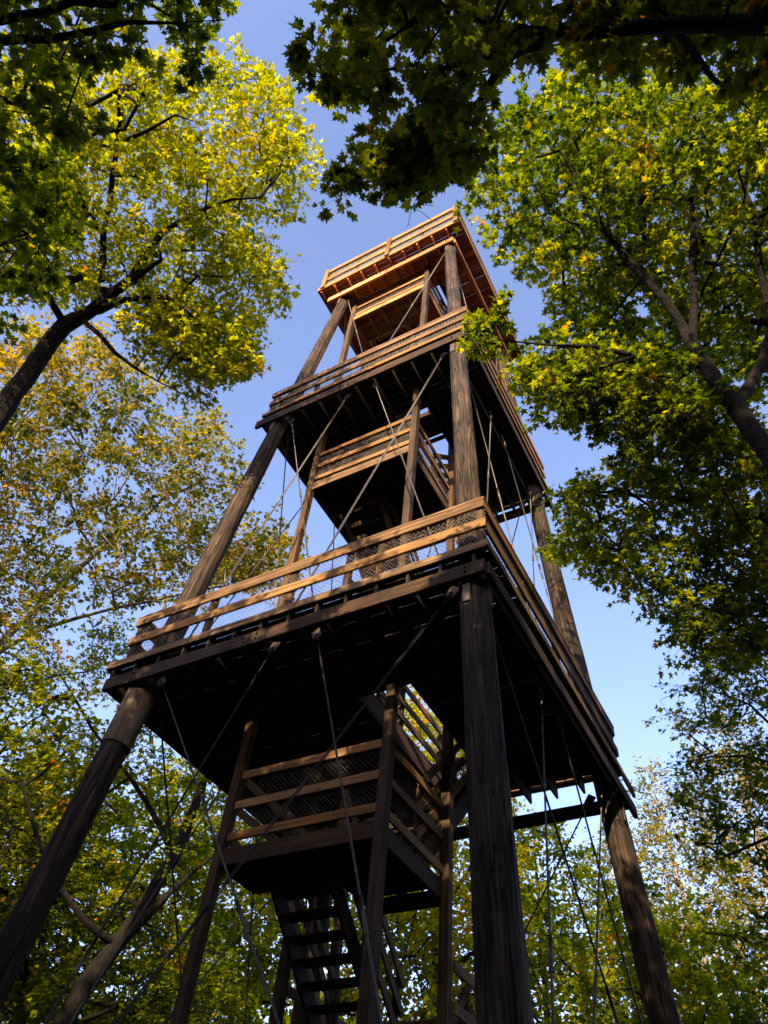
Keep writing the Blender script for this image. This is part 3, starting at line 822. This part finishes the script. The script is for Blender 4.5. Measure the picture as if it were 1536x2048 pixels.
# -- sunlit maple on the left
b0 = ground_pt(-75.5, 11.0)
T1 = [([b0, b0+[0, 0, 6], at(-40, 880, 15.4), at(60, 745, 16.6), at(130, 650, 17.2)], 0.30, 0.18),
      ([at(130, 650, 17.2), at(200, 620, 17.3), at(262, 572, 17.4), at(290, 490, 17.2), at(380, 420, 16.8), at(460, 402, 16.4), at(520, 395, 16.2)], 0.15, 0.03),
      ([at(190, 575, 17.4), at(212, 470, 17.8), at(215, 390, 17.6), at(240, 290, 17.2), at(238, 180, 16.6)], 0.09, 0.02),
      ([at(200, 620, 17.3), at(280, 585, 16.4), at(420, 610, 15.6)], 0.09, 0.02),
      ([at(165, 640, 17.2), at(215, 680, 16.6), at(255, 735, 16.0), at(340, 780, 15.5), at(430, 815, 15.2)], 0.06, 0.012),
      ([at(265, 560, 17.2), at(330, 505, 16.4), at(390, 488, 16.0)], 0.07, 0.02),
      ([at(230, 290, 17.2), at(310, 240, 16.5), at(420, 200, 15.8)], 0.05, 0.015)]
C = reg(([(-250, 250), (120, 120), (300, 130), (480, 120), (530, 150), (590, 200), (605, 260), (595, 310), (600, 360), (580, 425), (530, 430), (505, 400), (520, 470), (530, 520), (565, 560), (560, 625), (500, 650), (490, 700), (495, 740), (440, 690), (300, 640), (150, 600), (0, 560), (-250, 640)], 16.2, 20.0, 520, 14),
        ([(240, 620), (500, 640), (490, 730), (430, 750), (445, 815), (410, 800), (340, 740), (280, 690)], 15.6, 17.4, 75, 12))
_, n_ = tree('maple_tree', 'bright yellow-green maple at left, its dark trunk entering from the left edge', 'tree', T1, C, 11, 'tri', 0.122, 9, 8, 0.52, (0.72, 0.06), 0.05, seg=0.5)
total += n_
# -- dark overhanging maple at the top left
b0 = np.array([-2.2, -12.2, -0.1])
T2 = [([b0, b0+[0.2, .2, 4], at(-260, 120, 9.6), at(-40, 30, 9.2), at(120, 22, 8.8), at(230, 10, 8.4)], 0.22, 0.03),
      ([at(-150, 60, 9.5), at(-60, 120, 9.4), at(60, 70, 9.0), at(180, 60, 8.6), at(330, 60, 8.0), at(450, 40, 7.8)], 0.06, 0.012),
      ([at(-200, 90, 9.6), at(-60, 210, 10.5), at(50, 225, 10.6), at(180, 228, 10.4), at(205, 195, 10.2)], 0.08, 0.02),
      ([at(-200, 110, 9.6), at(-90, 420, 11), at(40, 520, 11.6)], 0.05, 0.015)]
C = reg(([(-400, -250), (440, -250), (450, 20), (425, 60), (430, 90), (400, 120), (360, 140), (310, 90), (250, 70), (200, 100), (170, 180), (180, 230), (130, 270), (60, 240), (-400, 330)], 8.2, 11.2, 190, 18),
        ([(-300, 300), (140, 290), (180, 330), (150, 420), (170, 500), (120, 560), (60, 640), (-300, 560)], 10.0, 12.6, 75, 20))
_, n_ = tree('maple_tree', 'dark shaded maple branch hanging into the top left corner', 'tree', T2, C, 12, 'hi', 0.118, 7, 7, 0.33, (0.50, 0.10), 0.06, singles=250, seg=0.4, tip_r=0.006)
total += n_
# -- big maple overhead, its limb crossing the top right
b0 = np.array([10.6, -7.3, -0.1])
T3 = [([b0, b0+[-0.3, 0.2, 4.5], at(1760, 60, 7.9), at(1536, 55, 7.5), at(1400, 52, 7.3), at(1250, 60, 7.2), at(1190, 75, 7.2), at(1080, 72, 7.3), at(985, 50, 7.4), at(905, 10, 7.5)], 0.23, 0.035),
      ([at(1090, 72, 7.3), at(1010, 90, 7.5), at(968, 105, 7.7), at(960, 190, 7.9), at(925, 270, 8.1), at(880, 335, 8.3), at(835, 395, 8.5)], 0.05, 0.008),
      ([at(905, 10, 7.5), at(800, 70, 7.8), at(720, 115, 8.0), at(640, 130, 8.2)], 0.03, 0.008),
      ([at(1080, 90, 7.3), at(950, 135, 7.6), at(780, 140, 7.9)], 0.045, 0.01),
      ([at(900, 160, 7.8), at(840, 250, 8.1), at(770, 320, 8.4), at(700, 375, 8.6), at(670, 390, 8.7)], 0.02, 0.005),
      ([at(1350, 55, 7.3), at(1420, 150, 7.8), at(1500, 220, 8.2)], 0.04, 0.01),
      ([at(835, 395, 8.5), at(822, 425, 8.5), at(815, 455, 8.5)], 0.006, 0.002), ([at(840, 390, 8.5), at(862, 372, 8.5), at(890, 365, 8.6)], 0.005, 0.002),
      ([at(835, 398, 8.5), at(850, 415, 8.4), at(868, 412, 8.4)], 0.005, 0.002), ([at(828, 412, 8.5), at(840, 432, 8.5), at(862, 440, 8.5)], 0.004, 0.002)]
C = reg(([(720, -250), (1800, -250), (1800, 150), (1500, 140), (1330, 150), (1200, 100), (1080, 100), (990, 150), (955, 230), (940, 300), (905, 330), (850, 210), (760, 170), (700, 180), (660, 180), (640, 150), (590, 120), (600, 90), (670, 40)], 7.1, 9.8, 225, 21),
        ([(760, 270), (860, 250), (915, 320), (880, 375), (830, 365), (790, 365), (765, 360), (740, 330), (735, 310)], 8.0, 9.0, 30, 14),
        ([(665, 370), (690, 365), (690, 390), (665, 400)], 8.6, 8.8, 3, 6))
_r = np.random.default_rng(77); _q = _r.normal(0, 1, (110, 3)); _q = _q/np.linalg.norm(_q, axis=1)[:, None]*_r.uniform(0.3, 1, (110, 1))**0.5
C = np.concatenate([C, np.array([9.6, -8.2, 13.0])+_q*np.array([2.9, 2.6, 2.6])])  # out-of-view crown clusters, added to shade the right maple's trunk
_, n_ = tree('maple_tree', 'dark green maple overhead, its thick limb crossing the top right of the picture', 'tree', T3, C, 13, 'hi', 0.118, 7, 7, 0.30, (0.60, 0.11), 0.08, singles=300, seg=0.35, tip_r=0.0055)
total += n_
# -- right maple with the forked dark trunk
b0 = ground_pt(13, 6.6)
T4 = [([b0, b0+[0, 0, 4.5], at(1570, 960, 10.0), at(1500, 850, 10.5), at(1455, 790, 10.8), at(1400, 725, 11.2), at(1385, 690, 11.4)], 0.21, 0.10),
      ([at(1390, 700, 11.4), at(1335, 610, 11.8), at(1270, 530, 12.3), at(1210, 470, 12.8), at(1150, 370, 13.4), at(1120, 300, 13.8)], 0.075, 0.015),
      ([at(1400, 730, 11.2), at(1340, 715, 11.0), at(1280, 700, 10.9), at(1160, 700, 10.8), at(1050, 690, 10.7), at(985, 680, 10.6)], 0.06, 0.008),
      ([at(1470, 810, 10.7), at(1525, 740, 11.2), at(1545, 650, 11.8), at(1500, 400, 13.0), at(1495, 330, 13.4)], 0.09, 0.03),
      ([at(1485, 410, 13.0), at(1430, 540, 12.6), at(1400, 590, 12.4)], 0.035, 0.02),
      ([at(1385, 690, 11.4), at(1395, 560, 12.4), at(1380, 400, 13.4), at(1400, 250, 14.2)], 0.07, 0.015),
      ([at(1280, 710, 10.9), at(1180, 760, 10.6), at(1060, 790, 10.4)], 0.025, 0.006)]
C = reg(([(930, 445), (925, 400), (970, 310), (1030, 230), (1110, 170), (1300, 190), (1700, 150), (1700, 760), (1536, 780), (1420, 740), (1330, 760), (1250, 720), (1170, 690), (1125, 640), (1110, 580), (1065, 545), (985, 495)], 12.4, 16.5, 520, 14),
        ([(970, 650), (1005, 640), (1010, 660), (975, 700), (985, 740), (975, 750), (965, 700)], 10.4, 10.8, 4, 10),
        ([(1050, 720), (1110, 680), (1200, 700), (1340, 740), (1480, 840), (1420, 880), (1300, 840), (1220, 840), (1150, 830), (1130, 830), (1090, 790), (1060, 760)], 10.6, 12.2, 110, 13))
_, n_ = tree('maple_tree', 'green maple right of the tower with a dark forked trunk leaning in', 'tree', T4, C, 14, 'mid', 0.112, 8, 8, 0.46, (0.49, 0.12), 0.12, singles=250, seg=0.4)
total += n_
# -- second right maple, lower
b0 = ground_pt(7.5, 10.2)
T5 = [([b0, b0+[0, 0, 5], at(1580, 1200, 13.0), at(1536, 1110, 13.6), at(1480, 1040, 14.0), at(1430, 985, 14.4), at(1415, 930, 14.7), at(1400, 860, 15.0)], 0.2, 0.07),
      ([at(1530, 1120, 13.5), at(1400, 1105, 12.8), at(1300, 1105, 12.2), at(1180, 1090, 11.6), at(1090, 1085, 11.3)], 0.04, 0.008),
      ([at(1490, 1050, 14.0), at(1380, 985, 13.2), at(1260, 1000, 12.4), at(1160, 985, 11.8)], 0.04, 0.01),
      ([at(1435, 985, 14.4), at(1400, 965, 14.2), at(1370, 950, 14.0)], 0.07, 0.05)]
C = reg(([(1110, 1010), (1140, 980), (1200, 950), (1250, 900), (1400, 870), (1700, 880), (1700, 1300), (1500, 1290), (1400, 1250), (1320, 1240), (1290, 1190), (1190, 1130), (1130, 1115), (1110, 1090), (1130, 1050)], 11.0, 15.0, 280, 15),
        ([(1330, 1240), (1440, 1220), (1536, 1300), (1500, 1330), (1340, 1265)], 11.0, 12.5, 14, 12))
_, n_ = tree('maple_tree', 'green maple with yellow tips reaching the middle platform from the right', 'tree', T5, C, 15, 'mid', 0.11, 8, 8, 0.46, (0.50, 0.12), 0.13, singles=150, seg=0.4)
total += n_
# -- third right maple, thin branches below
b0 = ground_pt(4, 14.5)
T6 = [([b0, b0+[0, 0, 4], at(1640, 1700, 15.8), at(1600, 1500, 16.2), at(1580, 1350, 17.2), at(1560, 1250, 18.0)], 0.16, 0.04),
      ([at(1590, 1480, 16.3), at(1480, 1400, 16.4), at(1380, 1360, 16.0), at(1320, 1400, 15.8)], 0.025, 0.006),
      ([at(1600, 1540, 16.2), at(1450, 1500, 16.0), at(1320, 1540, 15.8)], 0.03, 0.006),
      ([at(1620, 1640, 16.0), at(1480, 1690, 15.8), at(1350, 1760, 15.6)], 0.03, 0.006)]
C = reg(([(1400, 1290), (1700, 1250), (1700, 1750), (1400, 1760), (1380, 1640), (1330, 1570), (1330, 1530), (1390, 1500), (1310, 1460), (1300, 1440), (1350, 1420), (1360, 1380), (1330, 1370), (1400, 1350)], 14.5, 18.0, 210, 17),
        ([(1330, 1830), (1400, 1800), (1700, 1700), (1700, 2250), (1500, 2250), (1460, 1900), (1360, 1850)], 13.0, 15.0, 60, 20))
_, n_ = tree('maple_tree', 'slender maple with fine twigs against blue sky at the right edge, lowest of three', 'tree', T6, C, 16, 'tri', 0.105, 7, 7, 0.5, (0.50, 0.13), 0.14, seg=0.4)
total += n_
# -- golden birch, left middle
b0 = ground_pt(-72, 20)
T9 = [([b0, b0+[0, 0, 6], at(-90, 1400, 22.6), at(0, 1280, 23.5), at(100, 1195, 24.2), at(200, 1095, 25.0), at(330, 995, 26.0), at(400, 930, 26.4)], 0.26, 0.03),
      ([at(-60, 1350, 23), at(60, 1255, 22.6), at(200, 1222, 22.2), at(360, 1195, 21.6), at(450, 1170, 21.4)], 0.08, 0.02),
      ([at(-90, 1400, 22.6), at(-60, 1100, 25), at(20, 830, 27), at(160, 770, 27.5), at(260, 745, 27.6)], 0.16, 0.03)]
C = reg(([(-250, 640), (60, 640), (230, 680), (330, 745), (330, 800), (400, 830), (460, 860), (480, 900), (500, 950), (470, 1000), (420, 1060), (460, 1120), (440, 1180), (330, 1200), (150, 1210), (0, 1260), (-250, 1330)], 21, 28, 600, 15),
        ([(470, 1060), (520, 1040), (590, 1090), (580, 1150), (480, 1200), (430, 1180), (400, 1120)], 22, 25, 60, 10))
_, n_ = tree('birch_tree', 'golden small-leaved birch with pale limbs left of the middle platform', 'tree', T9, C, 17, 'oval', 0.15, 8, 9, 0.62, (0.55, 0.10), 0.12, M_LEAF2, M_BIRCH, flat=0.7, tilt=0.8, seg=0.8, twr=0.004)
total += n_
# -- lower left maples
b0 = ground_pt(-48.5, 17.5)
T10 = [([b0, b0+[0, 0, 2.5], at(110, 2048, 18.0), at(220, 1905, 18.4), at(305, 1785, 18.9), at(360, 1700, 19.4), at(400, 1600, 20.0), at(420, 1480, 20.8)], 0.30, 0.08),
       ([at(210, 1915, 18.4), at(290, 1830, 18.6), at(380, 1745, 18.8), at(460, 1690, 19)], 0.14, 0.04),
       ([at(230, 1890, 18.4), at(110, 1790, 18.0), at(60, 1650, 18.2), at(40, 1500, 18.6)], 0.09, 0.02),
       ([at(350, 1720, 19.3), at(300, 1600, 19.6), at(180, 1450, 19.8), at(120, 1350, 20)], 0.08, 0.02)]
C = reg(([(-250, 1290), (80, 1270), (260, 1240), (230, 1340), (220, 1390), (310, 1440), (360, 1500), (440, 1550), (480, 1600), (470, 1720), (420, 1740), (330, 1690), (290, 1560), (220, 1660), (300, 1790), (440, 1860), (480, 2100), (300, 2250), (-250, 2250)], 18.5, 23, 600, 14),)
_, n_ = tree('maple_tree', 'shaded maple at lower left, its leaning trunk behind the bracing rods', 'tree', T10, C, 18, 'tri', 0.125, 9, 8, 0.62, (0.58, 0.13), 0.14, seg=0.6)
total += n_
print('leaves near', total)

# -- background trees
def bg_tree(label, az, dist, h, spread, seed, count, tint, leaf='low', size=0.17, kind='maple', low=3.0, group='trees behind the tower', R=0.9, n_tw=7, n_lf=12, name='maple_tree', twigs=False):
    r_ = np.random.default_rng(seed); b_ = ground_pt(az, dist); lean = r_.normal(0, 0.6, 2)
    topp = b_+[lean[0], lean[1], h*0.93]
    limbs = [([b_, b_+[lean[0]*.3, lean[1]*.3, h*.4], b_+[lean[0]*.6, lean[1]*.6, h*.7], topp], 0.012*h+0.06, 0.03)]
    nl = 5
    for k in range(nl):
        f_ = 0.25+0.5*k/nl; a = r_.uniform(0, 6.28); s = b_+np.array([lean[0]*f_, lean[1]*f_, h*f_])
        L_ = spread*r_.uniform(.6, .9)
        limbs.append(([s, s+[math.cos(a)*L_*.5, math.sin(a)*L_*.5, L_*.55], s+[math.cos(a)*L_, math.sin(a)*L_, L_*.9]], 0.005*h+0.02, 0.02))
    C = []
    while len(C) < count:
        u_ = r_.uniform(-1, 1, 3)
        if np.linalg.norm(u_) > 1 or np.linalg.norm(u_) < 0.35*r_.random(): continue
        zz = low+(h-low)*(u_[2]*.5+.5)
        taper = 1.0 if kind == 'maple' else 0.75+0.25*(1-(u_[2]*.5+.5))
        q = b_+np.array([lean[0]*.6+u_[0]*spread*taper, lean[1]*.6+u_[1]*spread*taper, zz]); C.append(q)
    _, n_ = tree(name, label, 'tree', limbs, np.array(C), seed, leaf, size, n_tw, n_lf, R, tint, 0.10,
                 M_LEAF2 if kind != 'maple' else M_LEAF, M_BIRCH if kind != 'maple' else M_BARK, flat=0.55, tilt=0.7, group=group, seg=1.0, twr=0.006, tip_r=0.012, twigs=twigs)
    return n_
far = 0
far += bg_tree('yellow maple seen between the stair landing and the thick near pole', -26, 27, 23.0, 3.4, 31, 340, (0.80, 0.07))
far += bg_tree('green tree behind the stairs at the bottom centre, left of the yellow maple', -36, 25, 15.5, 4.5, 32, 300, (0.62, 0.12))
far += bg_tree('yellow-green tree right of the stair flight, behind the near pole and its rods', -19, 31, 19.0, 4.4, 33, 320, (0.54, 0.12))
far += bg_tree('low yellow-green maple at the bottom, behind the rods of the right face', -14, 24, 12.0, 3.8, 34, 280, (0.60, 0.12))
far += bg_tree('tall poplar with a sunlit yellow top right of the back pole', -8.2, 33, 22.0, 2.6, 35, 260, (0.56, 0.10), 'oval', 0.15, 'poplar', name='poplar_tree', n_lf=12)
far += bg_tree('grey-green poplar behind the right back pole', -12.5, 35, 20.5, 2.8, 36, 260, (0.42, 0.10), 'oval', 0.15, 'poplar', name='poplar_tree', n_lf=12)
far += bg_tree('yellow-green poplar near the right edge, taller than its neighbours', -3.6, 34, 24.5, 3.2, 37, 320, (0.62, 0.10), 'oval', 0.15, 'poplar', name='poplar_tree', n_lf=12)
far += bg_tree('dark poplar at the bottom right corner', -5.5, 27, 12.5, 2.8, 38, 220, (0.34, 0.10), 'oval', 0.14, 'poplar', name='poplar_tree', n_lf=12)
far += bg_tree('green maple at far lower left beyond the left pole', -58, 30, 17.0, 5.2, 39, 300, (0.56, 0.12))
far += bg_tree('tall green tree under the left corner of the lowest platform', -44, 31, 19.5, 4.2, 40, 300, (0.62, 0.12))
far += bg_tree('green tree at the left edge above the lower left maple', -66, 29, 20.0, 4.2, 41, 280, (0.58, 0.12))
far += bg_tree('dense green maple behind the leaning trunk at lower left', -52, 24, 14.0, 4.6, 42, 320, (0.57, 0.12))
far += bg_tree('tall leafy tree at the left edge below the golden birch', -62, 23, 16.0, 4.2, 43, 320, (0.57, 0.12))
far += bg_tree('yellow-green tree below the left corner of the lowest platform, nearer the stairs', -39, 34, 20.0, 4.6, 44, 320, (0.68, 0.10))
# woods on the sunny side, behind the viewer: they shade the lower tower
sh = 'woodland maple standing behind the viewer, outside the picture'
for k, (x, y, h, s) in enumerate(((8.6, -22.5, 16.6, 4.8), (2.2, -24, 17.5, 4.6), (-4.5, -23, 16.5, 4.8), (12.8, -21, 19.0, 4.6), (18, -20, 18.5, 5.0), (-12, -22, 16.5, 5.0), (21, -13, 17.0, 5.0), (20, -2, 17.0, 5.0), (17, 10, 17, 5), (5.5, -29, 17, 5), (-9, -30, 15, 5), (-15, -12, 17, 5), (-17, -3, 17, 5), (24, -24, 20, 5), (-1.5, -15.5, 12.0, 3.6), (5.0, -15.0, 12.2, 3.2), (11.5, -13.5, 13.0, 3.4), (-6.5, -16, 13.0, 3.6))):
    d = np.array([x, y])-CAM[:2]
    far += bg_tree(sh, math.degrees(math.atan2(d[0], d[1])), float(np.hypot(*d)), h, s, 60+k, 230, (0.35, 0.1), 'low', 0.62, low=1.5, group='woodland trees behind the viewer', n_lf=5, n_tw=5, R=1.1, twigs=False)
print('leaves far', far)
